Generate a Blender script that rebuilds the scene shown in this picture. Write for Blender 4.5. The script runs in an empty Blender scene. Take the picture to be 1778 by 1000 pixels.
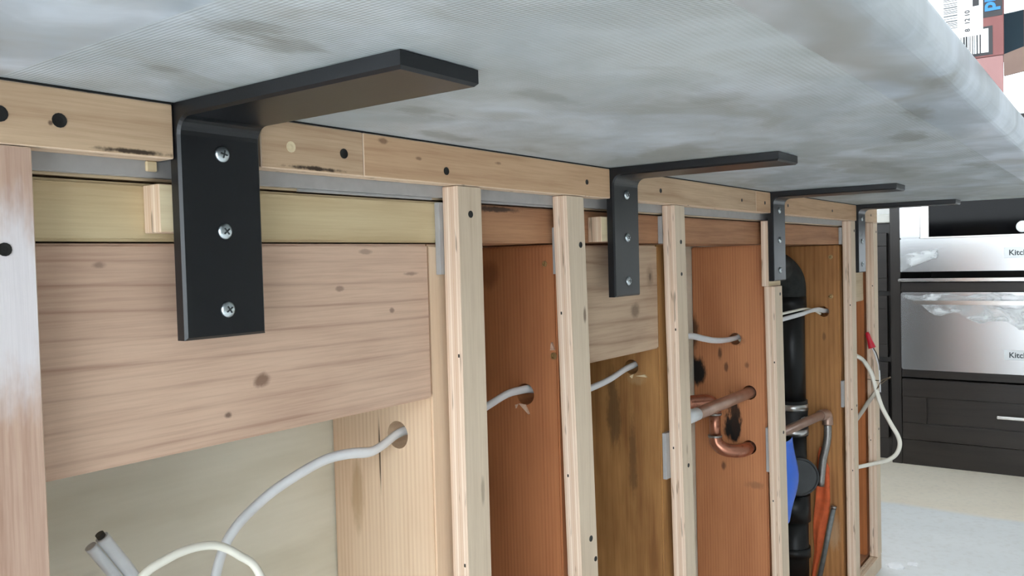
import bpy, bmesh, math, random
from mathutils import Vector, Matrix
random.seed(7)
S = bpy.context.scene
C = S.collection

# ------------------------------------------------------------------ camera
cam_d = bpy.data.cameras.new('camera'); cam = bpy.data.objects.new('camera', cam_d); C.objects.link(cam)
cam_d.sensor_width = 36.0; cam_d.lens = 1449.5 / 1778 * 36; cam_d.clip_start = 0.01
_r = Vector((0.59286508, -0.80485865, -0.02671233)); _u = Vector((0.04112853, -0.00286503, 0.99914976)); _f = Vector((0.80425086, 0.59345964, -0.03140408))
cam.matrix_world = Matrix(((_r.x, _u.x, -_f.x, 0), (_r.y, _u.y, -_f.y, -0.5), (_r.z, _u.z, -_f.z, -0.1097), (0, 0, 0, 1)))
S.camera = cam
# ------------------------------------------------------------------ world: bright overcast daylight outside the windows
W = bpy.data.worlds.new('overcast'); S.world = W; W.use_nodes = True
bg = W.node_tree.nodes['Background']; bg.inputs[0].default_value = (0.86, 0.94, 1.0, 1); bg.inputs[1].default_value = 5.2
# ------------------------------------------------------------------ exposure
S.view_settings.view_transform = 'Standard'; S.view_settings.look = 'None'; S.view_settings.gamma = 1
S.view_settings.exposure = 0.45; S.view_settings.use_curve_mapping = False

FLOOR = -0.905
# ================================================================== node helpers
class N:
    def __init__(s, name):
        s.m = bpy.data.materials.new(name); s.m.use_nodes = True; s.t = s.m.node_tree
        s.b = s.t.nodes['Principled BSDF']
    def n(s, typ, ins=None, **kw):
        x = s.t.nodes.new(typ)
        for k, v in kw.items(): setattr(x, k, v)
        for k, v in (ins or {}).items(): s.set(x.inputs[k], v)
        return x
    def set(s, sock, v):
        if hasattr(v, 'bl_idname') and hasattr(v, 'outputs'): s.t.links.new(v.outputs[0], sock)
        elif isinstance(v, bpy.types.NodeSocket): s.t.links.new(v, sock)
        else: sock.default_value = v
    def mth(s, op, a, b=0.0, c=None, clamp=False):
        x = s.n('ShaderNodeMath', operation=op, use_clamp=clamp); s.set(x.inputs[0], a); s.set(x.inputs[1], b)
        if c is not None: s.set(x.inputs[2], c)
        return x.outputs[0]
    def pos(s): 
        return s.n('ShaderNodeNewGeometry').outputs['Position']
    def sep(s, v):
        x = s.n('ShaderNodeSeparateXYZ'); s.set(x.inputs[0], v); return x.outputs
    def mapv(s, v, loc=(0, 0, 0), sc=(1, 1, 1)):
        x = s.n('ShaderNodeMapping'); s.set(x.inputs[0], v); x.inputs['Location'].default_value = loc; x.inputs['Scale'].default_value = sc
        return x.outputs[0]
    def noise(s, v, scale, detail=3, rough=.5, dist=0):
        x = s.n('ShaderNodeTexNoise'); s.set(x.inputs['Vector'], v); x.inputs['Scale'].default_value = scale
        x.inputs['Detail'].default_value = detail; x.inputs['Roughness'].default_value = rough; x.inputs['Distortion'].default_value = dist
        return x.outputs['Fac']
    def step(s, v, a, b, lo=0., hi=1.):
        x = s.n('ShaderNodeMapRange', interpolation_type='SMOOTHSTEP'); s.set(x.inputs[0], v)
        x.inputs[1].default_value = a; x.inputs[2].default_value = b; x.inputs[3].default_value = lo; x.inputs[4].default_value = hi
        return x.outputs[0]
    def mix(s, fac, a, b, typ='MIX'):
        x = s.n('ShaderNodeMix', data_type='RGBA', blend_type=typ); s.set(x.inputs[0], fac)
        for i, v in ((6, a), (7, b)):
            if isinstance(v, tuple) and len(v) == 3: v = (*v, 1)
            s.set(x.inputs[i], v)
        return x.outputs[2]
    def bump(s, h, strength=.3, dist=.001):
        x = s.n('ShaderNodeBump'); s.set(x.inputs['Height'], h); x.inputs['Strength'].default_value = strength; x.inputs['Distance'].default_value = dist
        s.t.links.new(x.outputs[0], s.b.inputs['Normal'])
    def fin(s, col, rough=.6, metal=0., spec=.5):
        if isinstance(col, tuple) and len(col) == 3: col = (*col, 1)
        s.set(s.b.inputs['Base Color'], col); s.set(s.b.inputs['Roughness'], rough); s.set(s.b.inputs['Metallic'], metal)
        s.b.inputs['Specular IOR Level'].default_value = spec
        return s.m

def sr(r, g, b):
    f = lambda c: ((c / 255 + .055) / 1.055) ** 2.4 if c > 10 else c / 255 / 12.92
    return (f(r), f(g), f(b))

def plain(name, col, rough=.5, metal=0., spec=.5, var=.06, vscale=40, bump=0.):
    k = N(name); p = k.pos(); n = k.noise(p, vscale, 3)
    dark = tuple(c * (1 - 2 * var) for c in col); lite = tuple(min(1, c * (1 + 2 * var)) for c in col)
    if bump: k.bump(n, bump, .001)
    return k.fin(k.mix(n, dark, lite), rough, metal, spec)

def wood(name, light, dark, grain='X', across='Z', freq=60, distort=5., sharp=2., amt=.55, fine=.25, blotch=.2, spots=(), rough=.65, off=(0, 0, 0), warp=6., sat=.80):
    """sawn timber: growth rings banded across the board, stretched along the grain, with fibres, blotches, knots and stains"""
    def tone(c, q=sat): g = .3 * c[0] + .59 * c[1] + .11 * c[2]; return tuple(g + (v - g) * q for v in c)
    light, dark = tone(light), tone(dark)
    k = N(name); p = k.mapv(k.pos(), loc=off)
    ax = {'X': 0, 'Y': 1, 'Z': 2}
    def stretch(g, o): v = [o, o, o]; v[ax[grain]] = g; return tuple(v)
    wob = k.noise(k.mapv(p, sc=stretch(.16, 1)), warp, 2)
    ph = k.mth('ADD', k.mth('MULTIPLY', k.sep(p)[ax[across]], freq), k.mth('MULTIPLY', wob, distort))
    ring = k.mth('POWER', k.mth('SUBTRACT', 1., k.mth('ABSOLUTE', k.mth('SUBTRACT', k.mth('MULTIPLY', k.mth('FRACT', ph), 2.), 1.))), sharp)
    band = k.noise(k.mapv(p, sc=stretch(.03, 1)), 55, 3)
    ring = k.mth('MULTIPLY', ring, k.step(band, .25, .75, .25, 1.))
    fib = k.noise(k.mapv(p, sc=stretch(.035, 1)), 420, 3, .6)
    blo = k.noise(k.mapv(p, sc=stretch(.35, 1)), 14, 3)
    f = k.mth('MULTIPLY', ring, amt)
    f = k.mth('ADD', f, k.mth('MULTIPLY', k.step(fib, .35, .75), fine))
    f = k.mth('ADD', f, k.mth('MULTIPLY', k.step(blo, .4, .75), blotch), clamp=True)
    col = k.mix(f, light, dark)
    jit = k.noise(k.mapv(k.pos(), sc=(1, 1, .35 if grain == 'Z' else 1)), 90, 3, .7)
    for (c, r, scol, strength, rag) in spots:
        d = k.n('ShaderNodeVectorMath', operation='LENGTH')
        k.set(d.inputs[0], k.mapv(k.pos(), loc=tuple(-c[i] / r[i] for i in range(3)), sc=tuple(1 / q for q in r)))
        dd = k.mth('ADD', d.outputs['Value'], k.mth('MULTIPLY', k.mth('SUBTRACT', jit, .5), rag))
        col = k.mix(k.step(dd, .6 if strength >= 1. else .35, 1., strength, 0.), col, scol)
    k.bump(k.mth('ADD', fib, k.mth('MULTIPLY', ring, .5)), .25, .0006)
    return k.fin(col, rough, spec=.35)

def ply_edge(name, pale, brown, axis=1, layer=.0027):
    k = N(name); p = k.pos(); co = k.sep(p)[axis]
    lay = k.mth('DIVIDE', co, layer)
    w = k.n('ShaderNodeTexWhiteNoise', noise_dimensions='1D'); k.set(w.inputs['W'], k.mth('FLOOR', lay))
    fr = k.mth('FRACT', lay); seam = k.mth('GREATER_THAN', k.mth('ABSOLUTE', k.mth('SUBTRACT', fr, .5)), .42)
    st = k.noise(k.mapv(p, sc=(1, 1, .08) if axis == 1 else (.08, 1, 1)), 260, 3, .6)
    gap = k.step(k.noise(k.mapv(p, sc=(.6, 1.5, .16)), 120, 2), .63, .72)
    f = k.mth('ADD', k.mth('MULTIPLY', w.outputs['Value'], .45), k.mth('MULTIPLY', st, .35), clamp=True)
    f = k.mth('ADD', f, k.mth('MULTIPLY', seam, .35), clamp=True)
    col = k.mix(f, pale, brown); col = k.mix(k.mth('MULTIPLY', gap, .6), col, (.12, .08, .05))
    k.bump(st, .4, .0006)
    return k.fin(col, .75, spec=.3)

# ================================================================== mesh helpers
def finish(name, bm, mats, parent=None, smooth=False, kind=None):
    me = bpy.data.meshes.new(name)
    bmesh.ops.recalc_face_normals(bm, faces=bm.faces)
    xs = [v.co for v in bm.verts]
    c = Vector(((min(v.x for v in xs) + max(v.x for v in xs)) / 2, (min(v.y for v in xs) + max(v.y for v in xs)) / 2, min(v.z for v in xs)))
    bm.transform(Matrix.Translation(-c)); bm.to_mesh(me); bm.free()
    for m in (mats if isinstance(mats, (list, tuple)) else [mats]): me.materials.append(m)
    if smooth:
        for p in me.polygons: p.use_smooth = True
    o = bpy.data.objects.new(name, me); C.objects.link(o); o.location = c
    if parent is not None:
        o.parent = parent
        o.location = c - wloc(parent)
    if kind: o['kind'] = kind
    return o
def wloc(o):
    l = Vector(o.location)
    while o.parent: o = o.parent; l += Vector(o.location)
    return l
def thing(name, label, cat, loc, group=None):
    o = bpy.data.objects.new(name, None); C.objects.link(o); o.location = loc; o.empty_display_size = .05
    o['label'] = label; o['category'] = cat
    if group: o['group'] = group
    return o
def tag(o, label, cat, group=None):
    o['label'] = label; o['category'] = cat
    if group: o['group'] = group
    return o
def boxbm(x0, x1, y0, y1, z0, z1, bev=.001, lean=0., seg=1, bm=None):
    b = bmesh.new()
    r = bmesh.ops.create_cube(b, size=1)
    for v in b.verts:
        v.co = Vector(((x0 + x1) / 2 + v.co.x * (x1 - x0), (y0 + y1) / 2 + v.co.y * (y1 - y0), (z0 + z1) / 2 + v.co.z * (z1 - z0)))
        v.co.x += lean * (z1 - v.co.z)
    if bev: bmesh.ops.bevel(b, geom=b.edges[:], offset=bev, segments=seg, affect='EDGES')
    if bm is not None:
        me = bpy.data.meshes.new('t'); b.to_mesh(me); b.free(); bm.from_mesh(me); bpy.data.meshes.remove(me); return bm
    return b
def box(name, e, mats, parent=None, bev=.001, lean=0., edge=None, smooth=False, kind=None, seg=1):
    """edge: axis index whose +/- faces keep material 0; every other face takes material 1"""
    b = boxbm(*e, bev=bev, lean=lean, seg=seg)
    if edge is not None:
        b.normal_update()
        for f in b.faces: f.material_index = 0 if abs(f.normal[edge]) > .9 else 1
    return finish(name, b, mats, parent, smooth, kind)
def spline(pts, n=8):
    P = [Vector(p) for p in pts]
    if len(P) < 3: return P
    Q = [P[0] * 2 - P[1]] + P + [P[-1] * 2 - P[-2]]; out = []
    for i in range(1, len(Q) - 2):
        for j in range(n):
            t = j / n; a, b, c, d = Q[i - 1], Q[i], Q[i + 1], Q[i + 2]
            out.append(.5 * ((2 * b) + (-a + c) * t + (2 * a - 5 * b + 4 * c - d) * t * t + (-a + 3 * b - 3 * c + d) * t ** 3))
    out.append(P[-1]); return out
def tubebm(pts, ra, rb=None, seg=12, up=(0, 0, 1), bm=None, cap=True):
    """sweep an ellipse (ra along the frame's up, rb sideways); ra may be a list"""
    b = bm or bmesh.new(); n = len(pts); P = [Vector(p) for p in pts]; rings = []
    U = Vector(up)
    for i, p in enumerate(P):
        t = (P[min(i + 1, n - 1)] - P[max(i - 1, 0)]).normalized()
        U = (U - t * U.dot(t))
        if U.length < 1e-5: U = t.orthogonal()
        U.normalize(); Vv = t.cross(U)
        A = ra[i] if isinstance(ra, (list, tuple)) else ra
        B = A if rb is None else (rb[i] if isinstance(rb, (list, tuple)) else rb)
        rings.append([b.verts.new(p + U * A * math.sin(2 * math.pi * k / seg) + Vv * B * math.cos(2 * math.pi * k / seg)) for k in range(seg)])
    for i in range(n - 1):
        for k in range(seg):
            b.faces.new((rings[i][k], rings[i][(k + 1) % seg], rings[i + 1][(k + 1) % seg], rings[i + 1][k]))
    if cap:
        b.faces.new(rings[0]); b.faces.new(rings[-1])
    return b
def tube(name, pts, ra, mat, parent=None, rb=None, seg=12, up=(0, 0, 1)):
    o = finish(name, tubebm(pts, ra, rb, seg, up), mat, parent, smooth=True)
    me = o.data
    for p in me.polygons:
        if len(p.vertices) > 4: p.use_smooth = False
    return o
def lathebm(prof, origin, axis, seg=20, bm=None):
    """prof: (radius, height) along axis"""
    b = bm or bmesh.new(); A = Vector(axis).normalized(); U = A.orthogonal().normalized(); V = A.cross(U); O = Vector(origin); rings = []
    for r, h in prof:
        if r < 1e-6: rings.append([b.verts.new(O + A * h)])
        else: rings.append([b.verts.new(O + A * h + (U * math.cos(2 * math.pi * k / seg) + V * math.sin(2 * math.pi * k / seg)) * r) for k in range(seg)])
    for i in range(len(rings) - 1):
        a, c = rings[i], rings[i + 1]
        for k in range(seg):
            q = (k + 1) % seg
            if len(a) == 1 and len(c) > 1: b.faces.new((a[0], c[k], c[q]))
            elif len(c) == 1 and len(a) > 1: b.faces.new((a[k], a[q], c[0]))
            elif len(a) > 1: b.faces.new((a[k], a[q], c[q], c[k]))
    if len(rings[0]) > 1: b.faces.new(rings[0])
    if len(rings[-1]) > 1: b.faces.new(rings[-1])
    return b
def bore(o, holes):
    """drill round holes (x, y, z, radius) through a stud, along X"""
    for (x, y, z, r) in holes:
        b = bmesh.new(); lathebm([(r, -.06), (r, .06)], (x, y, z), (1, 0, 0), 28, b)
        bmesh.ops.recalc_face_normals(b, faces=b.faces); me = bpy.data.meshes.new('drill'); b.to_mesh(me); b.free()
        d = bpy.data.objects.new('drill', me); C.objects.link(d)
        m = o.modifiers.new('bore', 'BOOLEAN'); m.operation = 'DIFFERENCE'; m.object = d; m.solver = 'EXACT'
        bpy.context.view_layer.update()
        ev = o.evaluated_get(bpy.context.evaluated_depsgraph_get()); new = bpy.data.meshes.new_from_object(ev)
        o.modifiers.remove(m); old = o.data; o.data = new; bpy.data.meshes.remove(old)
        bpy.data.objects.remove(d); bpy.data.meshes.remove(me)
def solidsheet(name, grid, th, mat, parent=None, smooth=True):
    """a thin sheet of cloth, film or card with real thickness; grid is rows of points"""
    b = bmesh.new(); V = [[b.verts.new(p) for p in row] for row in grid]
    fs = [b.faces.new((V[i][j], V[i][j + 1], V[i + 1][j + 1], V[i + 1][j])) for i in range(len(V) - 1) for j in range(len(V[0]) - 1)]
    bmesh.ops.recalc_face_normals(b, faces=b.faces)
    bmesh.ops.solidify(b, geom=b.faces[:], thickness=th)
    return finish(name, b, mat, parent, smooth)

# ================================================================== materials
M = {}
M['strip'] = wood('plywood_strip_face', sr(214, 178, 136), sr(170, 128, 86), 'X', 'Z', 55, 9, 2, .4, .35, .3, off=(3, 1, 2), rough=.6,
    spots=[((.282, 0, -.0345), (.028, .01, .0022), (.03, .015, .008), .95, 1.6), ((.428, 0, -.0345), (.034, .01, .0022), (.03, .015, .008), .95, 1.6),
           ((.2335, 0, -.0225), (.002, .01, .002), (.10, .05, .03), .8, .5)])
M['strip2'] = wood('plywood_strip_face_warm', sr(216, 172, 124), sr(176, 126, 80), 'X', 'Z', 45, 8, 2, .4, .35, .3, off=(5, 2, 7), rough=.6,
    spots=[((.502, 0, -.006), (.008, .01, .003), (.16, .08, .04), .7, 1.2), ((.545, 0, -.017), (.005, .01, .002), (.16, .08, .04), .7, 1.2), ((.66, 0, -.012), (.006, .01, .002), (.16, .08, .04), .6, 1.2)])
M['vstrip'] = wood('plywood_upright_face', sr(224, 200, 168), sr(194, 164, 130), 'Z', 'X', 60, 5, 2, .3, .3, .35, off=(1, 4, 2), rough=.62,
    spots=[((.8165, 0, -.173), (.004, .01, .012), (.14, .08, .05), .8, .6), ((.622, 0, -.33), (.004, .01, .02), (.2, .14, .09), .5, 1.), ((1.083, 0, -.38), (.004, .01, .01), (.3, .2, .13), .5, 1.)])
M['vstrip0'] = wood('upright_face_painted_glare', sr(206, 168, 142), sr(166, 122, 96), 'Z', 'X', 45, 5, 2, .35, .45, .4, off=(9, 4, 2), rough=.33,
    spots=[((.205, 0, -.125), (.05, .02, .075), sr(226, 222, 224), .85, .7)])  # broad pale spot is glare painted into the wood colour
M['ply_edge'] = ply_edge('plywood_edge', sr(240, 222, 204), sr(196, 158, 124))
M['ply_edge_z'] = ply_edge('plywood_underside_edge', sr(240, 222, 200), sr(200, 162, 126))
M['plate'] = wood('pale_pine_plate', sr(222, 198, 146), sr(186, 150, 96), 'X', 'Z', 30, 7, 1.5, .55, .2, .3, off=(2, 0, .013))
M['plate2'] = wood('amber_fir_plate', sr(196, 136, 84), sr(140, 84, 44), 'X', 'Z', 35, 6, 1.5, .45, .3, .35, off=(2, 3, .013), spots=[((.69, .025, -.055), (.05, .02, .004), (.03, .015, .01), .9, 1.6)])
M['header'] = wood('weathered_fir_blocking', sr(220, 180, 148), sr(166, 122, 96), 'X', 'Z', 58, 4.2, 7, .6, .28, .35, off=(.3, .2, .012), warp=4.,
    spots=[((.390, .022, -.1935), (.009, .02, .007), (.20, .11, .07), .85, .9), ((.36, .022, -.215), (.004, .02, .003), (.12, .07, .05), .8, .8), ((.345, .022, -.142), (.014, .02, .0022), (.16, .09, .06), .75, .8),
           ((.27, .022, -.105), (.006, .02, .003), (.2, .13, .1), .6, 1.), ((.47, .022, -.128), (.006, .02, .003), (.2, .12, .09), .6, 1.), ((.53, .022, -.15), (.004, .02, .003), (.2, .12, .09), .7, 1.),
           ((.5, .022, -.098), (.01, .02, .003), (.2, .13, .1), .5, 1.), ((.555, .022, -.118), (.012, .02, .0025), (.2, .12, .09), .6, 1.)])
M['header2'] = wood('grey_fir_blocking', sr(206, 172, 136), sr(150, 112, 82), 'X', 'Z', 40, 4, 4, .6, .25, .35, off=(1.3, .2, .02), warp=9.,
    spots=[((.985, .025, -.178), (.016, .02, .013), (.17, .11, .07), .8, .8), ((1.03, .025, -.135), (.013, .02, .02), (.30, .2, .13), .7, .6), ((1.03, .025, -.135), (.005, .02, .008), (.13, .08, .05), .8, .6)])
M['header3'] = wood('pale_blocking', sr(206, 180, 140), sr(170, 140, 100), 'X', 'Z', 40, 4, 3, .4, .25, .3, off=(2.3, .2, .02))
M['stud_pale'] = wood('pale_fir_stud', sr(236, 202, 162), sr(206, 160, 118), 'Z', 'Y', 190, 2.2, 1.5, .5, .2, .3, off=(0, .02, 1), warp=4.,
    spots=[((.58, .096, -.298), (.02, .0016, .045), (.06, .03, .015), .95, .35), ((.58, .13, -.34), (.02, .012, .05), (.42, .26, .13), .6, .8)])
M['stud_orange'] = wood('orange_fir_stud', sr(180, 114, 68), sr(140, 80, 44), 'Z', 'Y', 210, 2., 1.3, .5, .2, .35, off=(0, .03, 2), warp=4., sat=.94,
    spots=[((.7955, .12, -.125), (.02, .02, .022), (.18, .06, .02), .7, .8)])
M['stud_brown'] = wood('stained_brown_stud', sr(184, 136, 82), sr(128, 86, 46), 'Z', 'Y', 40, 5, 1.5, .4, .25, .7, off=(0, .05, 3), warp=7., sat=1.0,
    spots=[((1.053, .10, -.33), (.03, .016, .07), (.07, .038, .016), .6, 1.6), ((1.053, .07, -.40), (.03, .008, .09), (.07, .038, .016), .5, 1.6), ((1.053, .06, -.28), (.03, .02, .012), (.42, .27, .13), .5, 1.2)])
sc = (.004, .003, .003)
M['stud_scorched'] = wood('scorched_orange_stud', sr(204, 136, 88), sr(162, 96, 56), 'Z', 'Y', 200, 2., 1.3, .45, .2, .4, off=(0, .01, 4), warp=4., sat=.94,
    spots=[((1.4755, .090, -.428), (.03, .019, .031), sc, 1., 1.0), ((1.4755, .088, -.405), (.03, .017, .045), (.02, .01, .006), .95, 2.2), ((1.4755, .158, -.325), (.03, .022, .034), sc, 1., .9), ((1.4755, .165, -.25), (.03, .018, .04), (.03, .015, .01), .8, 1.),
           ((1.4755, .081, -.264), (.03, .019, .012), (.08, .035, .018), .7, 1.2), ((1.4755, .112, -.29), (.03, .006, .016), (.07, .03, .015), .8, 1.2), ((1.4755, .10, -.315), (.03, .005, .012), (.07, .03, .015), .7, 1.3),
           ((1.4755, .108, -.50), (.03, .006, .013), (.10, .04, .02), .8, 1.1), ((1.4755, .05, -.53), (.03, .02, .01), (.2, .09, .05), .5, 1.6), ((1.4755, .06, -.31), (.03, .006, .008), (.1, .04, .02), .6, 1.2)])
M['stud_ochre'] = wood('ochre_fir_stud', sr(188, 132, 74), sr(128, 80, 40), 'Z', 'Y', 90, 4, 1.4, .5, .25, .5, off=(0, .07, 5), warp=5., sat=.95,
    spots=[((1.958, .06, -.30), (.03, .005, .012), (.12, .06, .03), .6, 1.), ((1.958, .045, -.75), (.03, .02, .05), (.48, .33, .2), .6, 1.1)])
M['stud_end'] = wood('end_stud', sr(188, 116, 66), sr(140, 80, 42), 'Z', 'Y', 120, 3, 1.4, .45, .25, .4, off=(0, .09, 6), sat=1.)
k = N('back_panel'); p = k.pos(); nz = k.noise(k.mapv(p, sc=(.25, 1, 1)), 16, 4); fb = k.noise(k.mapv(p, sc=(.04, 1, 1)), 240, 2)
M['panel'] = k.fin(k.mix(k.mth('ADD', k.mth('MULTIPLY', k.step(nz, .4, .7), .7), k.mth('MULTIPLY', fb, .3)), sr(232, 226, 208), sr(206, 198, 176)), .6)
M['grey_shim'] = plain('grey_composite_shim', sr(166, 164, 162), .6, var=.08, vscale=80)
M['pale_block'] = wood('pale_shim_block', sr(236, 214, 166), sr(206, 172, 118), 'X', 'Z', 70, 4, 2, .4, .2, .2, off=(7, 0, 0))
M['caulk'] = plain('black_caulk', (.006, .006, .006), .7)
M['black_steel'] = plain('black_powder_coated_steel', (.0050, .0060, .0080), .34, 0, .5, .08, 600, bump=.05)
M['zinc'] = plain('zinc_screw', (.60, .66, .68), .28, 1., var=.12, vscale=900)
M['recess'] = plain('dark_screw_recess', (.06, .07, .075), .5, .6)
M['dark_screw'] = plain('dark_screw', (.012, .011, .010), .45, .3)
M['brass'] = plain('yellow_screw', (.55, .40, .20), .35, .9)
M['cable'] = plain('white_cable_jacket', sr(222, 223, 224), .42, var=.05, vscale=60)
M['cable_w'] = plain('bright_white_cable', sr(232, 228, 214), .4, var=.03, vscale=60)
M['cable_g'] = plain('dull_grey_cable', sr(178, 170, 156), .5, var=.06, vscale=60)
M['copper_tip'] = plain('dark_wire_end', (.03, .025, .02), .5)
M['bare'] = plain('bare_wire', sr(120, 104, 84), .4, .8)
M['red'] = plain('red_wire_nut', sr(196, 24, 48), .4)
k = N('copper'); p = k.pos(); n = k.noise(p, 30, 4); n2 = k.noise(p, 120, 3)
M['copper'] = k.fin(k.mix(k.step(n2, .5, .75, 0, .6), k.mix(n, sr(196, 140, 116), sr(160, 104, 82)), sr(96, 52, 38)), .33, .85)
k = N('aged_copper'); p = k.pos(); n = k.noise(p, 34, 4)
M['copper_old'] = k.fin(k.mix(n, sr(190, 164, 150), sr(150, 118, 102)), .36, .7)
M['solder'] = plain('dull_solder_grey', sr(150, 146, 142), .35, .8, var=.15, vscale=200)
M['white_label'] = plain('white_paper_label', sr(225, 225, 225), .6, var=.02)
M['abs'] = plain('black_abs_plastic', (.006, .0066, .007), .4, spec=.3, var=.1)
M['elbow_dusty'] = plain('dusty_black_abs', (.022, .024, .023), .7, spec=.25, var=.5, vscale=70)
M['rubber'] = plain('black_rubber', (.013, .014, .016), .55)
M['clamp'] = plain('steel_clamp', (.55, .55, .54), .3, 1., var=.1)
M['cleanout'] = plain('dusty_grey_cap', (.035, .039, .041), .55, var=.2)
M['blue'] = plain('blue_plastic', sr(16, 104, 226), .45, var=.08)
M['orange'] = plain('orange_cloth', sr(206, 96, 52), .85, var=.2, vscale=60, bump=.3)
M['rod'] = plain('grey_rod', sr(120, 122, 120), .5, .3, var=.25, vscale=90)

STONE_MARKS = [(.240, -.178, .026, .016, .62), (.272, -.166, .028, .016, .62), (.259, -.080, .016, .012, .5), (.451, -.089, .035, .016, .5), (.56, -.028, .06, .016, .5), (.475, -.188, .04, .016, .4), (.557, -.273, .04, .02, .3), (.61, -.400, .03, .014, .6), (.74, -.366, .045, .016, .7), (.88, -.330, .06, .022, .6), (1.23, -.345, .06, .02, .5), (1.15, -.25, .12, .02, .4)]
# stone slab: cloudy grey quartzite, the underside backed with resin mesh, border and edge polished
k = N('grey_veined_stone'); p = k.pos(); X, Y, Z = k.sep(p)
wv = k.n('ShaderNodeVectorMath', operation='ADD'); k.set(wv.inputs[0], p)
nzc = k.n('ShaderNodeTexNoise'); k.set(nzc.inputs['Vector'], p); nzc.inputs['Scale'].default_value = 5.; nzc.inputs['Detail'].default_value = 3
sv = k.n('ShaderNodeVectorMath', operation='SCALE'); k.set(sv.inputs[0], nzc.outputs['Color']); sv.inputs['Scale'].default_value = .22; k.set(wv.inputs[1], sv)
warped = wv.outputs[0]
cl = k.noise(k.mapv(warped, sc=(1., 1.7, 1.)), 6.5, 5, .55); cl2 = k.noise(k.mapv(warped, loc=(4, 2, 1), sc=(.6, 1.6, 1.)), 3.2, 4, .5)
vn = k.noise(k.mapv(warped, loc=(1.7, 3.1, 0), sc=(.5, 1.5, 1)), 2.2, 4, .5)
vein = k.step(k.mth('ABSOLUTE', k.mth('SUBTRACT', vn, .5)), 0., .06, 1., 0.)
patch = k.step(k.noise(k.mapv(warped, loc=(8.3, 1, 0), sc=(.8, 2.2, 1)), 4.5, 5, .6), .52, .68)
inm = k.mth('MULTIPLY', k.mth('GREATER_THAN', X, .207), k.mth('MULTIPLY', k.mth('GREATER_THAN', Y, -.363), k.mth('LESS_THAN', Z, .003)))
INM = inm
col = k.mix(k.step(cl, .34, .64), sr(208, 217, 228), sr(160, 170, 178))
col = k.mix(k.step(cl2, .45, .7, 0, .55), col, sr(176, 178, 172))
col = k.mix(k.mth('MULTIPLY', patch, .75), col, sr(142, 142, 136))
col = k.mix(k.mth('MULTIPLY', vein, k.mth('SUBTRACT', .75, k.mth('MULTIPLY', INM, .4))), col, sr(146, 148, 144))
rx = k.mth('SINE', k.mth('MULTIPLY', X, 2 * math.pi / .0026)); ry = k.mth('SINE', k.mth('MULTIPLY', Y, 2 * math.pi / .0034))
mesh = k.mth('ADD', k.mth('MULTIPLY', rx, .65), k.mth('MULTIPLY', ry, .35))
brk = k.noise(p, 22, 3)
mf = k.mth('MULTIPLY', inm, k.mth('MULTIPLY', k.step(mesh, -.6, .7), k.step(brk, .3, .65, .10, .55)))
col = k.mix(k.mth('MULTIPLY', inm, .30), col, sr(176, 181, 178)); col = k.mix(mf, col, sr(134, 134, 124))
jit = k.noise(k.mapv(p, sc=(.7, 1.4, 1)), 30, 4, .65)
for (cx_, cy_, rx_, ry_, st_) in STONE_MARKS:
    d_ = k.n('ShaderNodeVectorMath', operation='LENGTH'); k.set(d_.inputs[0], k.mapv(p, loc=(-cx_ / rx_, -cy_ / ry_, 0), sc=(1 / rx_, 1 / ry_, 8)))
    dd_ = k.mth('ADD', d_.outputs['Value'], k.mth('MULTIPLY', k.mth('SUBTRACT', jit, .5), 2.6))
    col = k.mix(k.step(dd_, .3, 1.1, st_, 0.), col, sr(120, 120, 112))
spk = k.step(k.noise(p, 130, 2), .74, .80)
col = k.mix(k.mth('MULTIPLY', spk, .4), col, sr(236, 238, 238))
k.bump(k.mth('MULTIPLY', inm, k.mth('ADD', k.mth('MULTIPLY', mesh, .5), k.noise(p, 90, 3))), .35, .0007)
M['stone'] = k.fin(col, k.mth('ADD', .32, k.mth('MULTIPLY', inm, .28)), spec=.5)

M['dark_wood'] = wood('dark_espresso_wood', (.026, .0185, .0145), (.012, .0085, .0065), 'Y', 'Z', 30, 6, 2, .5, .3, .3, rough=.34)
M['dark_wood_v'] = wood('dark_espresso_wood_upright', (.024, .0175, .0140), (.012, .0085, .0065), 'Z', 'Y', 30, 6, 2, .5, .3, .3, rough=.34)
k = N('brushed_stainless'); p = k.pos(); n = k.noise(k.mapv(p, sc=(1, .02, 1)), 700, 2)
k.bump(n, .02, .0003); M['steel'] = k.fin(k.mix(n, (.55, .56, .57), (.60, .61, .62)), .24, 1.)
M['chrome'] = plain('satin_nickel', (.75, .74, .72), .22, 1., var=.03)
M['oven_glass'] = plain('black_oven_glass', (.0015, .0015, .002), .08, spec=.10)
k = N('clear_protective_film'); p = k.pos(); n = k.noise(k.mapv(p, sc=(1, .5, 1)), 26, 3, .5, 1.2)
tr = k.n('ShaderNodeBsdfTransparent'); mx = k.n('ShaderNodeMixShader'); k.fin((.85, .87, .88), .18); k.bump(n, .25, .002)
k.set(mx.inputs[0], k.step(n, .40, .68, .06, .50)); k.t.links.new(tr.outputs[0], mx.inputs[1]); k.t.links.new(k.b.outputs[0], mx.inputs[2])
k.t.links.new(mx.outputs[0], k.t.nodes['Material Output'].inputs['Surface']); M['film'] = k.m
M['counter'] = plain('pale_grey_quartz', sr(196, 194, 186), .3, var=.06, vscale=20)
M['white_wall'] = plain('white_wall_paint', sr(238, 238, 236), .7, var=.01)
M['taupe_wall'] = plain('taupe_wall_paint', sr(128, 125, 120), .7, var=.01)
M['white_ceiling'] = plain('white_ceiling_paint', sr(240, 240, 238), .8, var=.01)
M['white_frame'] = plain('white_window_frame', sr(238, 238, 238), .4, var=.01)
k = N('window_glass'); tr = k.n('ShaderNodeBsdfTransparent'); mx = k.n('ShaderNodeMixShader'); k.fin((1, 1, 1), .02); mx.inputs[0].default_value = .06
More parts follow.
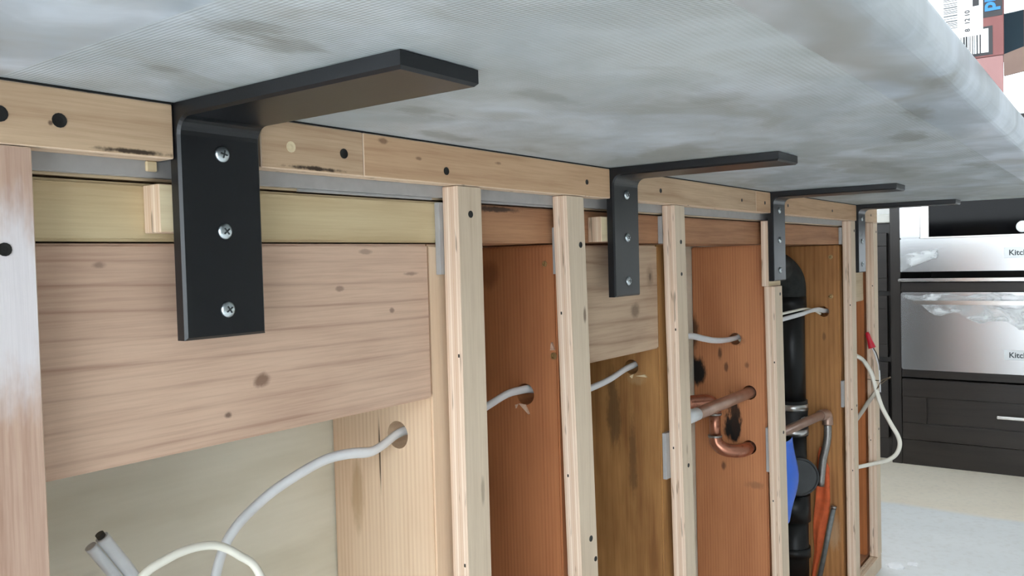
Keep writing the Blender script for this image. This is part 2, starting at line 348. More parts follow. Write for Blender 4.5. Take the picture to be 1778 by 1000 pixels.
k.t.links.new(tr.outputs[0], mx.inputs[1]); k.t.links.new(k.b.outputs[0], mx.inputs[2]); k.t.links.new(mx.outputs[0], k.t.nodes['Material Output'].inputs['Surface']); M['glass'] = k.m
k = N('pale_floor'); p = k.pos(); X, Y, Z = k.sep(p); n = k.noise(k.mapv(p, sc=(1, .4, 1)), 9, 4); n2 = k.noise(p, 60, 3)
edge = k.step(k.mth('ADD', X, k.mth('MULTIPLY', k.mth('SUBTRACT', n, .5), .06)), 2.78, 2.83)
cool = k.mix(n, sr(222, 223, 223), sr(236, 237, 237)); warm = k.mix(n, sr(236, 224, 206), sr(244, 234, 218))
col = k.mix(edge, cool, warm); col = k.mix(k.step(n2, .45, .8, 0, .25), col, sr(196, 190, 180))
M['floor'] = k.fin(col, .38, spec=.4)
M['debris'] = plain('white_plaster_dust', sr(235, 236, 238), .9, var=.05, bump=.4)
k = N('pink_cardboard'); p = k.pos(); n = k.noise(k.mapv(p, sc=(1, 1, .2)), 90, 3); Z = k.sep(p)[2]
M['carton'] = k.fin(k.mix(k.step(Z, .0655, .0665), k.mix(n, sr(152, 112, 110), sr(164, 122, 118)), k.mix(n, sr(122, 74, 72), sr(136, 86, 82))), .7)
M['carton_in'] = plain('dark_teal_lining', sr(40, 62, 74), .7, var=.05)
M['kraft'] = plain('kraft_cardboard', sr(120, 98, 88), .8, var=.08, vscale=60)
M['ink'] = plain('printed_dark_panel', sr(26, 24, 28), .5, var=.05)
M['ink_blue'] = plain('printed_blue', sr(34, 124, 190), .5, var=.02)
M['white_print'] = plain('white_print', sr(245, 245, 245), .5, var=.01)
M['badge'] = plain('pale_badge', sr(205, 208, 210), .3, .3, var=.02)

# ================================================================== the setting
def struct(o): o['kind'] = 'structure'; return o
X0, X1, Y0, Y1, ZC = -2.6, 4.0, -3.8, 4.6, 1.55
struct(box('floor', (X0 - .1, X1 + .1, Y0 - .1, Y1 + .1, FLOOR - .08, FLOOR), M['floor'], bev=0))
struct(box('ceiling', (X0 - .1, X1 + .1, Y0 - .1, Y1 + .1, ZC, ZC + .08), M['white_ceiling'], bev=0))
def wallx(name, x0, x1, ya, yb, oy0, oy1, oz0, oz1):
    b = bmesh.new()
    for e in ((x0, x1, ya, oy0, FLOOR, ZC), (x0, x1, oy1, yb, FLOOR, ZC), (x0, x1, oy0, oy1, FLOOR, oz0), (x0, x1, oy0, oy1, oz1, ZC)): boxbm(*e, bev=0, bm=b)
    return struct(finish(name, b, M['white_wall']))
wallx('wall_back', X1, X1 + .1, Y0, Y1, -.43, 1.60, .40, 1.42)
wallx('wall_left', X0 - .1, X0, Y0, Y1, -2.7, 4.2, FLOOR + .06, 1.40)
struct(box('wall_front', (X0, X1, Y0 - .1, Y0, FLOOR, ZC), M['taupe_wall'], bev=0))
struct(box('wall_right', (X0, X1, Y1, Y1 + .1, FLOOR, ZC), M['white_wall'], bev=0))
def window_x(name, x, y0, y1, z0, z1, mull):
    r = bpy.data.objects.new(name, None); C.objects.link(r); r.location = (x, (y0 + y1) / 2, z0); r['kind'] = 'structure'
    w = .05
    for e in ((y0, y1, z0, z0 + w), (y0, y1, z1 - w, z1), (y0, y0 + w, z0 + w, z1 - w), (y1 - w, y1, z0 + w, z1 - w)):
        box('window_frame', (x - .03, x + .03, *e), M['white_frame'], r, .002)
    ys = [y0 + w] + [y0 + (y1 - y0) * i / mull for i in range(1, mull)] + [y1 - w]
    for i in range(1, mull): box('mullion', (x - .02, x + .02, ys[i] - .02, ys[i] + .02, z0 + w, z1 - w), M['white_frame'], r, .002)
    for i in range(mull):
        box('window_pane', (x - .003, x + .003, ys[i] + (.02 if i else 0), ys[i + 1] - (.02 if i < mull - 1 else 0), z0 + w, z1 - w), M['glass'], r, 0)
window_x('window_1', X1 + .05, -.43, 1.60, .40, 1.42, 3)

# ================================================================== countertop slab
SX0, SX1, SY0, SY1, ST = .02, 2.145, -.414, .80, .03
b = boxbm(SX0, SX1, SY0, SY1, 0, ST, bev=0)
bmesh.ops.bevel(b, geom=[e for e in b.edges if all(abs(v.co.z) < 1e-6 for v in e.verts)], offset=.012, segments=8, affect='EDGES', profile=.5)
bmesh.ops.bevel(b, geom=[e for e in b.edges if all(abs(v.co.z - ST) < 1e-6 for v in e.verts)], offset=.007, segments=6, affect='EDGES', profile=.5)
slab = finish('countertop_slab', b, M['stone'], smooth=False)
tag(slab, 'grey cloudy stone countertop slab overhanging the open wooden framing', 'countertop')

# ================================================================== framed island wall
wall = thing('stud_wall', 'open wooden stud wall under the stone slab, with plywood strips, studs and blocking', 'stud wall', (1.15, .09, FLOOR))
BR = [.3433, .914, 1.475, 2.047]; HW = .03175
def screw_dark(parent, x, z, r=.0042, y=0.):
    b = bmesh.new(); lathebm([(r, 0), (r, .0004), (r * .8, .0003), (r * .5, .0001), (0, 0.)], (x, y, z), (0, -1, 0), 14, b)
    finish('screw', b, M['dark_screw'], parent)
def nail(parent, x, z, w=.0016, h=.0028, y=0.):
    box('nail_hole', (x - w, x + w, y - .0003, y + .0002, z - h, z + h), M['dark_screw'], parent, .0001)
# plywood top rail, in lengths cut around the brackets
RB = -.0370
for (xa, xb, mt, holes) in ((.150, BR[0] - HW - .0008, 'strip', [(.2385, .0043), (.2063, .0046)]), (BR[0] + HW + .004, .4788, 'strip', [(.4578, .0040)]), (.4792, BR[1] - HW - .0008, 'strip2', [(.5815, .0036), (.8279, .003)]),
                            (BR[1] + HW + .004, 1.372, 'strip', [(1.0165, .003), (1.3075, .0026)]), (1.3725, BR[2] - HW - .0008, 'strip2', [(1.4138, .003)]), (BR[2] + HW + .004, BR[3] - HW - .0008, 'strip2', [(1.535, .003), (1.82, .003)]), (BR[3] + HW + .004, 2.211, 'strip', [(2.15, .003)])):
    o = box('top_rail', (xa, xb, 0, .019, RB, -.0016), [M[mt], M['ply_edge_z']], wall, .0008, edge=1)
    for (x, r) in holes: screw_dark(o, x, -.0205 - (.005 if abs(x - .5815) < .001 else 0), r)
    if abs(xb - .4788) < .001:
        b = bmesh.new(); lathebm([(.0042, 0), (.0042, .0004), (.0022, .0002), (0, .0006)], (.4057, 0, -.0201), (0, -1, 0), 14, b); finish('plug', b, M['pale_block'], o)
box('caulk_line', (.150, SX1, .001, .019, -.0015, -.0001), M['caulk'], wall, 0)
# grey shims between rail and plate
box('grey_shim', (.150, 2.17, .0192, .0246, -.0478, -.002), M['grey_shim'], wall, .0005)
box('grey_shim', (.43, .585, .0215, .0249, -.0502, -.0479), M['grey_shim'], wall, .0003)
box('grey_shim', (.635, .80, .0215, .0249, -.0500, -.0479), M['grey_shim'], wall, .0003)
box('sub_top', (.150, 2.211, .0250, .165, -.0495, -.002), M['header3'], wall, .001)
box('wood_chip', (.3010, .3085, .0165, .0191, -.0440, -.0372), M['pale_block'], wall, .0006)
# upright plywood strips
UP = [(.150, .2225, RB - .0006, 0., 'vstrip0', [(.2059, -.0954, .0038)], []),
      (.5965, .6320, RB - .0006, 0., 'vstrip', [(.6147, -.0638, .0034)], []),
      (.7835, .8200, RB - .0006, .030, 'vstrip', [(.8109, -.0926, .0034), (.8181, -.4317, .0036), (.8273, -.4581, .003)], []),
      (1.0575, 1.0900, RB - .0006, .026, 'vstrip', [(1.0760, -.0884, .003), (1.0760, -.1331, .0026), (1.0860, -.4036, .003)], []),
      (1.4560, 1.4950, -.1655, .03, 'vstrip', [(1.484, -.18, .003), (1.49, -.43, .003)], []),
      (1.9660, 2.0030, RB - .0006, .004, 'vstrip', [(1.993, -.06, .003), (1.995, -.46, .003)], []),
      (2.1720, 2.2110, RB - .0006, .004, 'vstrip', [(2.198, -.06, .003), (2.2, -.55, .003)], [])]
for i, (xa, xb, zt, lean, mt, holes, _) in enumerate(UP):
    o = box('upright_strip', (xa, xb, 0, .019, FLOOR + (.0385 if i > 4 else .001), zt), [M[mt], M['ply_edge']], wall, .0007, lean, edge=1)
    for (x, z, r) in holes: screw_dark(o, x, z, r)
    for q in range(3 if i else 0):                       # staple slots along the layered edge
        z = zt - .12 - q * .19 - random.random() * .12; x = xa + lean * (zt - z); y = random.choice((.004, .010, .013))
        box('nail_hole', (x - .0003, x + .0002, y - .0009, y + .0009, z - .0016, z + .0016), M['dark_screw'], o, .0001)
box('bottom_rail', (1.53, 2.211, 0, .019, FLOOR + .001, FLOOR + .038), [M['vstrip'], M['ply_edge_z']], wall, .0008, edge=1)
# studs, drilled for cable and pipe
ST_ = [(.151, .189, 'stud_pale', []), (.580, .618, 'stud_pale', [(.60, .0705, -.2745, .0135)]), (.7955, .8335, 'stud_orange', [(.81, .0715, -.266, .0125)]),
       (1.053, 1.091, 'stud_brown', [(1.07, .0690, -.264, .0105)]), (1.4755, 1.5135, 'stud_scorched', [(1.49, .0815, -.2625, .011), (1.49, .0565, -.3600, .0130), (1.49, .0585, -.4610, .0130)]),
       (1.958, 1.996, 'stud_ochre', [(1.97, .0600, -.2430, .012)]), (2.1740, 2.2105, 'stud_end', [])]
studs = []
for (xa, xb, mt, hs) in ST_:
    o = box('stud', (xa, xb, .0252, .165, FLOOR + .039, -.0915), M[mt], wall, .002, seg=2)
    if hs: bore(o, hs)
    studs.append(o)
# pale front edge of the first stud is a separate ripped strip; plates, blocking, back panel
box('top_plate', (.150, .619, .0252, .165, -.0898, -.0512), M['plate'], wall, .002, seg=2)
box('top_plate', (.620, 2.2105, .0252, .165, -.0898, -.0512), M['plate2'], wall, .002, seg=2)
box('bottom_plate', (.150, 2.2105, .0252, .165, FLOOR + .0005, FLOOR + .038), M['plate2'], wall, .002, seg=2)
box('blocking', (.1895, .5795, .0235, .0615, -.2350, -.0912), M['header'], wall, .0018, seg=2)
box('blocking', (.8340, 1.0525, .0252, .0630, -.2355, -.0925), M['header2'], wall, .0018, seg=2)
box('blocking', (1.9965, 2.1735, .0252, .0630, -.2285, -.0905), M['header3'], wall, .0018, seg=2)
o = box('back_panel', (.150, 2.2105, .1655, .175, FLOOR + .0005, -.0005), M['panel'], wall, .0005); o['label'] = 'pale plywood back panel closing the stud bays'
# shim blocks behind bracket legs and grey spacers beside the uprights
box('shim_block', (.3025, BR[0] + HW + .004, .0062, .0250, -.0845, -.0528), [M['pale_block'], M['ply_edge_z']], wall, .0006, edge=1)
box('shim_block', (.8690, BR[1] + HW - .004, .0062, .0250, -.0885, -.0585), [M['pale_block'], M['ply_edge_z']], wall, .0006, edge=1)
box('shim_board', (1.4440, 1.5060, .0062, .0190, -.1650, -.0500), [M['pale_block'], M['ply_edge']], wall, .0006, edge=1)
box('shim_board', (BR[3] - .03, BR[3] + .05, .0062, .0250, -.155, -.0500), [M['pale_block'], M['ply_edge']], wall, .0006, edge=1)
for (x, z0, z1, w) in ((.5915, -.120, -.052, .02), (.7905, -.125, -.072, .02), (.8055, -.475, -.410, .02), (1.0560, -.420, -.355, .02), (1.4680, -.50, -.42, .02), (1.9580, -.46, -.40, .02), (1.9580, -.09, -.052, .02), (1.0560, -.090, -.052, .02)):
    box('grey_shim', (x, x + w, .0192, .0250, z0, z1), M['grey_shim'], wall, .0004)
# screws driven into stud faces, splinters at the drilled holes
def side_screw(st, x, y, z, r):
    b = bmesh.new(); lathebm([(r, 0), (r, .0008), (r * .55, .0010), (r * .5, .0002), (0, .0001)], (x, y, z), (-1, 0, 0), 14, b); finish('screw', b, M['brass'], st)
side_screw(studs[2], .7955, .0392, -.1131, .0035); side_screw(studs[2], .7955, .0300, -.2190, .0042)
side_screw(studs[5], 1.958, .0430, -.118, .005); side_screw(studs[5], 1.958, .0435, -.208, .005)
def splinter(st, x, pts):
    b = bmesh.new()
    f = [b.verts.new((x - .0006 - d, y, z)) for (y, z, d) in pts]; bk = [b.verts.new((x - .0001, y, z)) for (y, z, d) in pts]
    b.faces.new(f); b.faces.new(bk[::-1])
    for i in range(len(f)): b.faces.new((f[i], f[(i + 1) % len(f)], bk[(i + 1) % len(f)], bk[i]))
    finish('splinter', b, M['pale_block'] if st is studs[3] else M['header'], st)
splinter(studs[2], .7955, [(.080, -.2775, .002), (.071, -.2780, .001), (.0655, -.2890, .003)]); splinter(studs[2], .7955, [(.086, -.2795, .001), (.082, -.2785, .001), (.0845, -.2835, .002)])
splinter(studs[2], .7955, [(.034, -.2125, .001), (.0305, -.2030, .004), (.0275, -.2120, .001)])
splinter(studs[3], 1.053, [(.062, -.2765, .001), (.0475, -.2735, .003), (.0440, -.2770, .003)]); splinter(studs[3], 1.053, [(.072, -.277, .001), (.066, -.274, .001), (.068, -.280, .002)])

# ================================================================== steel L brackets
def bracket_bm(cx):
    b = bmesh.new(); yo, t, R = .0055, .0095, .011
    prof = [(yo, 0.), (yo, -.156), (yo - t, -.156)]
    cy, cz = yo - t - R, -t - R - .0005
    prof += [(cy + R * math.cos(a), cz + R * math.sin(a)) for a in [math.pi / 2 * i / 6 for i in range(7)]]
    prof += [(-.2035, -t - .0005), (-.2035, -.0005)]; prof[0] = (yo, -.0005)
    A = [b.verts.new((cx - HW, y, z)) for y, z in prof]; B = [b.verts.new((cx + HW, y, z)) for y, z in prof]
    n = len(prof); b.faces.new(A); b.faces.new(B[::-1])
    for i in range(n): b.faces.new((A[i], A[(i + 1) % n], B[(i + 1) % n], B[i]))
    bmesh.ops.recalc_face_normals(b, faces=b.faces)
    inner = set(range(2, n - 1))                       # the exposed inner surface, with its perimeter chamfered
    b.verts.index_update(); es = []
    for e in b.edges:
        i, j = e.verts[0].index, e.verts[1].index
        if i < n and j < n and i in inner and j in inner and abs(i - j) == 1: es.append(e)
        if i >= n and j >= n and i - n in inner and j - n in inner and abs(i - j) == 1: es.append(e)
        if abs(i - j) == n and min(i, j) in (2, n - 2): es.append(e)
    bmesh.ops.bevel(b, geom=es, offset=.0018, segments=1, affect='EDGES')
    return b
def screw_head(name, parent, x, y, z, r, ang):
    b = bmesh.new(); lathebm([(r * .98, 0), (r, .0006), (r * .92, .0013), (r * .7, .0021), (r * .4, .0026), (0, .0028)], (x, y, z), (0, -1, 0), 24, b)
    s = finish(name, b, M['zinc'], parent, smooth=True)
    b = bmesh.new()
    for q in (0, 1):
        t = bmesh.new(); boxbm(-r * .50, r * .50, -.0030, -.0022, -r * .11, r * .11, bev=.0002, bm=t)
        bmesh.ops.rotate(t, verts=t.verts, cent=(0, 0, 0), matrix=Matrix.Rotation(ang + q * math.pi / 2, 3, 'Y')); bmesh.ops.translate(t, verts=t.verts, vec=(x, y, z))
        me = bpy.data.meshes.new('t'); t.to_mesh(me); t.free(); b.from_mesh(me); bpy.data.meshes.remove(me)
    finish('cross_recess', b, M['recess'], s)
LB = ['black steel L bracket nearest the camera, largest in view', 'black steel L bracket second from the camera', 'black steel L bracket third from the camera, beside the black drain pipe', 'black steel L bracket farthest from the camera, near the end of the wall']
for i, cx in enumerate(BR):
    t = thing('support_bracket', LB[i], 'bracket', (cx, 0, -.156), 'black steel brackets under the slab')
    finish('bracket_body', bracket_bm(cx), M['black_steel'], t)
    for z in (-.0315, -.0838, -.1372): screw_head('screw', t, cx + .0005, -.0040, z, .0055, random.uniform(0, 1.5))

# ================================================================== electrical cables
pts = [(.345, .050, -.45), (.362, .060, -.385), (.3755, .069, -.344), (.3925, .071, -.3175), (.424, .0715, -.2985), (.455, .070, -.287), (.487, .069, -.2795), (.515, .068, -.2795), (.540, .068, -.2830), (.558, .0695, -.2805), (.580, .0705, -.2735), (.60, .0705, -.2725), (.625, .0705, -.2775), (.68, .071, -.278), (.7251, .072, -.2685), (.7597, .072, -.2610), (.785, .0715, -.2600), (.812, .0715, -.262), (.85, .07, -.272),
       (.9, .07, -.2805), (.9476, .07, -.2785), (.9937, .07, -.2735), (1.035, .0695, -.2650), (1.07, .069, -.2605), (1.12, .072, -.250), (1.20, .077, -.2385), (1.2734, .079, -.2395), (1.33, .0795, -.2490), (1.3749, .080, -.2560), (1.43, .0805, -.2605), (1.49, .0815, -.2605),
       (1.55, .070, -.250), (1.62, .060, -.242), (1.6858, .055, -.2385), (1.76, .048, -.2350), (1.8295, .0500, -.2325), (1.90, .056, -.2345), (1.957, .060, -.2405), (1.985, .060, -.243), (2.03, .062, -.25), (2.07, .075, -.30), (2.10, .075, -.40)]
t = thing('electrical_cable', 'long grey white electrical cable threaded through the drilled studs', 'cable', (.345, .05, -.45))
tube('cable_jacket', spline(pts, 8), .0036, M['cable'], t, rb=.0056, seg=14, up=(0, .5, 1))
t = thing('electrical_cable', 'thin white cable crossing in front of the black drain pipe below the third bracket', 'cable', (1.56, .045, -.24))
tube('cable_jacket', spline([(1.545, .058, -.232), (1.62, .050, -.227), (1.6865, .0475, -.2255), (1.76, .048, -.2250), (1.83, .0575, -.2285), (1.90, .064, -.2365), (1.945, .064, -.2470)], 8), .0026, M['cable_w'], t, seg=10)
# cut cable stub at lower left
t = thing('electrical_cable', 'thick grey cable stub with a blunt cut end at the lower left', 'cable', (.31, .066, -.45))
p0 = [(.2878, .069, -.2915), (.297, .069, -.306), (.306, .068, -.3215), (.314, .067, -.338), (.320, .066, -.37), (.325, .066, -.45)]
tube('cable_jacket', spline(p0, 6), .0046, M['cable'], t, rb=.0042, up=(1, 0, .6))
tube('cable_jacket', spline([(x - .0075, y + .001, z - .0045) for x, y, z in p0], 6), .0040, M['cable'], t, rb=.0038, up=(1, 0, .6))
tube('wire_end', [(.2862, .069, -.2888), (.2885, .069, -.2928)], .0030, M['copper_tip'], t)
t = thing('electrical_cable', 'bright white cable bent into an arch at the bottom left', 'cable', (.29, .02, -.45))
tube('cable_jacket', spline([(.255, .030, -.40), (.272, .028, -.345), (.2895, .026, -.3135), (.309, .024, -.3045), (.3285, .023, -.3025), (.347, .022, -.3065), (.363, .021, -.3180), (.378, .020, -.3345), (.392, .02, -.38), (.398, .02, -.45)], 8), .0030, M['cable_w'], t, seg=12)
# tangle at the far end of the wall
t = thing('electrical_cable', 'white cable looping out in front of the last upright strip', 'cable', (2.15, .0, -.64))
tube('cable_jacket', spline([(2.105, .066, -.353), (2.13, .050, -.356), (2.15, .0300, -.3680), (2.15, .0160, -.3830), (2.15, .0040, -.4050), (2.15, -.0070, -.4450), (2.15, -.0190, -.4850), (2.15, -.0380, -.5230), (2.15, -.0540, -.5520), (2.15, -.0585, -.5740), (2.15, -.0500, -.5980), (2.15, -.0290, -.6155), (2.15, .0020, -.6270), (2.13, .0300, -.6340), (2.11, .0600, -.6400)], 8), .0052, M['cable_w'], t, rb=.0040)
t = thing('electrical_cable', 'dull grey cable stub with frayed bare wires beside the last strip', 'cable', (2.14, .0, -.52))
tube('cable_jacket', spline([(2.115, .065, -.560), (2.13, .045, -.532), (2.145, .0300, -.5080), (2.15, .0120, -.4770), (2.15, -.0040, -.4530), (2.15, -.0085, -.4430)], 8), .0052, M['cable_g'], t, rb=.0034)
for q in ([(2.15, -.007, -.446), (2.145, -.012, -.436), (2.15, -.020, -.421), (2.15, -.030, -.416), (2.15, -.039, -.411)], [(2.15, -.007, -.446), (2.15, -.017, -.431), (2.15, -.030, -.419), (2.15, -.040, -.413)], [(2.15, -.040, -.412), (2.15, -.015, -.4215), (2.15, .013, -.4200)]):
    tube('bare_wire', spline(q, 6), .0011, M['bare'], t, seg=6)
t = thing('wire_connector', 'red twist-on wire connector joining dark and white wires', 'wire connector', (2.15, .004, -.345))
b = bmesh.new(); lathebm([(.0035, .040), (.0050, .034), (.0062, .018), (.0085, .004), (.0088, 0), (0, .001)], (2.15, .0010, -.3430), (0, .30, .95), 16, b); finish('connector_cap', b, M['red'], t, smooth=True)
tube('white_wire', spline([(2.15, .0010, -.3420), (2.15, -.006, -.360), (2.15, -.0130, -.3850), (2.15, -.0150, -.4100), (2.15, -.0160, -.4500)], 6), .0018, M['cable'], t, seg=8)
tube('dark_wire', spline([(2.15, .0000, -.3420), (2.148, -.009, -.3560), (2.148, -.0150, -.3800), (2.148, -.0165, -.3960)], 6), .0013, M['copper_tip'], t, seg=8)

# ================================================================== copper water lines
t = thing('copper_pipe', 'straight copper pipe with a white paper label in the scorched bay', 'pipe', (1.28, .057, -.375))
tube('pipe_run', [(1.098, .0560, -.3620), (1.27, .0565, -.3615), (1.4755, .0565, -.3600), (1.525, .0565, -.3600)], .0103, M['copper_old'], t, seg=20)
tube('pipe_label', [(1.195, .0563, -.36165), (1.243, .0564, -.36155)], .0106, M['white_label'], t, seg=20)
t = thing('copper_pipe', 'copper pipe with soldered elbows dropping between scorch marks and running behind the fourth strip', 'pipe', (1.6, .058, -.475))
a = .0098
tube('pipe_run', [(1.462, .0590, -.4612), (1.4755, .0590, -.4610), (1.60, .0575, -.4640), (1.905, .0540, -.4720)], a, M['copper_old'], t, seg=20)
tube('elbow', spline([(1.468, .0590, -.4612), (1.450, .0600, -.4612), (1.432, .0700, -.4600), (1.420, .0850, -.4560), (1.416, .0960, -.4460), (1.416, .0990, -.4320)], 6), .0118, M['copper'], t, seg=20)
tube('pipe_run', [(1.416, .0990, -.4450), (1.416, .0990, -.3850)], a, M['copper'], t, seg=20)
tube('elbow', spline([(1.416, .0990, -.3930), (1.416, .1000, -.3780), (1.405, .1080, -.3690), (1.385, .1220, -.3680), (1.37, .1310, -.3680)], 6), .0118, M['copper'], t, seg=20)
tube('pipe_run', spline([(1.385, .1220, -.3680), (1.33, .1480, -.3680), (1.29, .1500, -.3680), (1.096, .1500, -.3680)], 6), a, M['copper'], t, seg=20)
for z in (-.3930, -.4330): tube('solder_joint', [(1.416, .099, z - .002), (1.416, .099, z + .002)], .0125, M['solder'], t, seg=20)
tube('elbow', spline([(1.898, .0540, -.4718), (1.918, .0525, -.4722), (1.930, .0500, -.4740), (1.9345, .0485, -.4830), (1.9345, .0480, -.4980)], 6), .0118, M['copper_old'], t, seg=20)
tube('pipe_drop', spline([(1.9345, .0480, -.496), (1.9345, .0490, -.5270), (1.9345, .0540, -.5550), (1.9345, .0600, -.5820), (1.9345, .0660, -.64)], 6), .0085, M['solder'], t, seg=16)

# ================================================================== black drain pipe
px, py, pr = 1.895, .115, .030
t = thing('drain_pipe', 'black plastic drain pipe with clamped rubber coupling standing in the stud bay', 'pipe', (px, py, FLOOR + .038))
V = lambda z0, z1, r, name, m, seg=28: tube(name, [(px, py, z0), (px, py, z1)], r, M[m], t, seg=seg, up=(0, 1, 0))
V(-.455, -.195, pr, 'pipe_run', 'abs')
tube('elbow', spline([(px, py, -.215), (px, py, -.180), (px - .010, py + .004, -.158), (px - .030, py + .012, -.142), (px - .06, py + .014, -.136), (px - .10, py + .014, -.136)], 8), .0335, M['elbow_dusty'], t, seg=28, up=(0, 1, 0))
V(-.235, -.205, .0345, 'hub', 'abs')
V(-.520, -.440, .0335, 'rubber_coupling', 'rubber')
for z in (-.455, -.510):
    V(z - .007, z + .007, .0348, 'hose_clamp', 'clamp')
box('coupling_label', (px - .034, px - .012, py - .0345, py - .0300, -.492, -.474), M['white_label'], t, .0003)
V(-.70, -.515, pr, 'pipe_run', 'abs'); V(-.715, -.655, .0365, 'tee_hub', 'abs'); V(FLOOR + .0385, -.71, .0315, 'pipe_run', 'abs'); V(-.797, -.775, .0355, 'hub', 'abs')
d = Vector((-.86, -.5, 0)).normalized(); c0 = Vector((px, py, -.602))
tube('cleanout_branch', [c0 + d * .0, c0 + d * .050], .036, M['abs'], t, seg=28)
b = bmesh.new(); lathebm([(.041, .046), (.0425, .050), (.0425, .060), (.039, .062), (.037, .060), (.034, .060), (0, .0605)], c0, d, 32, b); finish('cleanout_cap', b, M['cleanout'], t, smooth=False)

# ================================================================== things left in the drain bay
g = []
for i in range(13):
    s = i / 12; z = -.478 - .165 * s; w = math.sin(math.pi * min(1, max(0, s * .86 + .12))) 
    xr = 1.664 + .046 * w
    g.append([(1.60 + (xr - 1.60) * j / 6, .046 - .006 * math.sin(j / 6 * math.pi) + .003 * math.sin(i * .7), z) for j in range(7)])
o = solidsheet('plastic_sheet', g, .0008, M['blue']); tag(o, 'bright blue plastic sheet tucked beside the black drain pipe', 'plastic sheet')
L = [(-.556, .0690, .0655), (-.572, .0735, .0605), (-.596, .0760, .0495), (-.636, .0790, .0488), (-.676, .0815, .0490), (-.705, .0850, .0530), (-.73, .0880, .0580), (-.765, .0890, .0650), (-.80, .0870, .0715), (-.83, .0900, .0790), (-.856, .0930, .0840), (FLOOR + .04, .0930, .0850)]
g = []
for i, (z, ya, yb) in enumerate(L):
    g.append([(1.948 - .003 * math.sin(j * 1.1 + i * .5) - .002 * math.cos(i * 1.3 - j * .6), ya + (yb - ya) * j / 7, z + .003 * math.sin(j * 1.3 + i)) for j in range(8)])
o = solidsheet('cloth_rag', g, .0012, M['orange']); tag(o, 'crumpled orange cloth hanging beside the drain pipe', 'cloth')
t = thing('metal_rod', 'thin grey rod leaning on the stud below the orange cloth', 'rod', (1.936, .073, FLOOR + .04))
tube('shaft', [(1.9400, .0390, -.686), (1.9360, .0510, -.750), (1.932, .0730, FLOOR + .040)], .0055, M['rod'], t, seg=10)
tube('rod_tip', [(1.9402, .0386, -.684), (1.9398, .0398, -.690)], .0062, M['solder'], t, seg=10)

# ================================================================== kitchen behind: appliance cabinet
KX = 3.36
t = thing('appliance_cabinet', 'dark espresso wood cabinet housing the stainless microwave and drawer', 'cabinet', (KX + .3, -.22, FLOOR))
box('side_panel', (KX, KX + .62, .1805, .2165, FLOOR, .33), M['dark_wood_v'], t, .0015)
box('side_panel', (KX, KX + .62, -.676, -.640, FLOOR, .33), M['dark_wood_v'], t, .0015)
box('back', (KX + .60, KX + .62, -.64, .1805, FLOOR, .33), M['dark_wood_v'], t, .001)
box('rail', (KX + .004, KX + .04, -.64, .1805, -.2600, -.226), M['dark_wood'], t, .001)
box('rail', (KX + .004, KX + .04, -.64, .1805, -.5790, -.5480), M['dark_wood'], t, .001)
box('base_rail', (KX + .002, KX + .04, -.64, .1805, FLOOR, -.812), M['dark_wood'], t, .001)
box('top', (KX - .01, KX + .62, -.676, .2165, .33, .35), M['dark_wood'], t, .002)
box('shelf', (KX + .04, KX + .60, -.64, .1805, -.25, -.23), M['dark_wood'], t, .001)
dr = box('drawer_front', (KX - .004, KX + .014, -.636, .1765, -.808, -.583), M['dark_wood'], t, .001)
for e in ((-.636, .1765, -.6490, -.583), (-.636, .1765, -.808, -.7455), (.0945, .1765, -.7455, -.6490), (-.636, -.554, -.7455, -.6490)): box('drawer_rail', (KX - .013, KX - .0035, *e), M['dark_wood'], dr, .0015)
b = boxbm(KX - .042, KX - .030, -.40, -.1318, -.7025, -.6915, .002)
for y in (-.37, -.16): boxbm(KX - .031, KX - .012, y - .005, y + .005, -.7015, -.6925, .001, bm=b)
h = finish('handle', b, M['chrome'], dr)
# microwave
t = thing('microwave_oven', 'stainless steel microwave with dark glass window and white badge', 'microwave', (KX, -.22, -.23))
def lettering(name, txt, size, origin, ex, ey, mat, parent, depth=.0003, bold=0.):
    cu = bpy.data.curves.new(name, 'FONT'); cu.body = txt; cu.size = size; cu.extrude = depth; cu.offset = bold
    tmp = bpy.data.objects.new(name, cu); C.objects.link(tmp); bpy.context.view_layer.update()
    me = bpy.data.meshes.new_from_object(tmp.evaluated_get(bpy.context.evaluated_depsgraph_get())); bpy.data.objects.remove(tmp); bpy.data.curves.remove(cu)
    b = bmesh.new(); b.from_mesh(me); bpy.data.meshes.remove(me)
    ex, ey = Vector(ex), Vector(ey); ez = ex.cross(ey); O = Vector(origin)
    for v in b.verts: v.co = O + ex * v.co.x + ey * v.co.y + ez * v.co.z
    return finish(name, b, mat, parent)
FX = KX - .018
box('housing', (KX + .005, KX + .50, -.625, .165, -.184, .275), M['dark_wood_v'], t, .001)
fr = box('front_frame', (FX, FX + .020, -.636, .1780, -.1860, -.0640), M['steel'], t, .003, seg=2)
box('front_frame', (FX, FX + .020, .1100, .1780, -.0637, .285), M['steel'], t, .003, seg=2)
box('front_frame', (FX, FX + .020, -.636, -.57, -.0637, .285), M['steel'], t, .003, seg=2)
box('front_frame', (FX, FX + .020, -.5695, .1097, .235, .285), M['steel'], t, .003, seg=2)
box('inner_trim', (FX + .006, FX + .020, .0810, .1097, -.0620, .235), M['chrome'], t, .001)
box('glass_window', (FX + .008, FX + .018, -.5690, .0805, -.0620, .2345), M['oven_glass'], t, .001)
box('bottom_trim', (FX - .004, FX + .006, -.636, .1095, -.0660, -.0600), M['chrome'], t, .001)
b = bmesh.new(); lathebm([(.019, 0), (.020, .004), (.0185, .010), (0, .011)], (FX + .008, -.2115, -.0355), (-1, 0, 0), 28, b); finish('white_disc', b, M['white_print'], t, smooth=True)  # plain round white disc set on the glass
bd = box('badge', (FX - .002, FX + .001, -.30, -.1560, -.1425, -.1055), M['badge'], t, .0006)
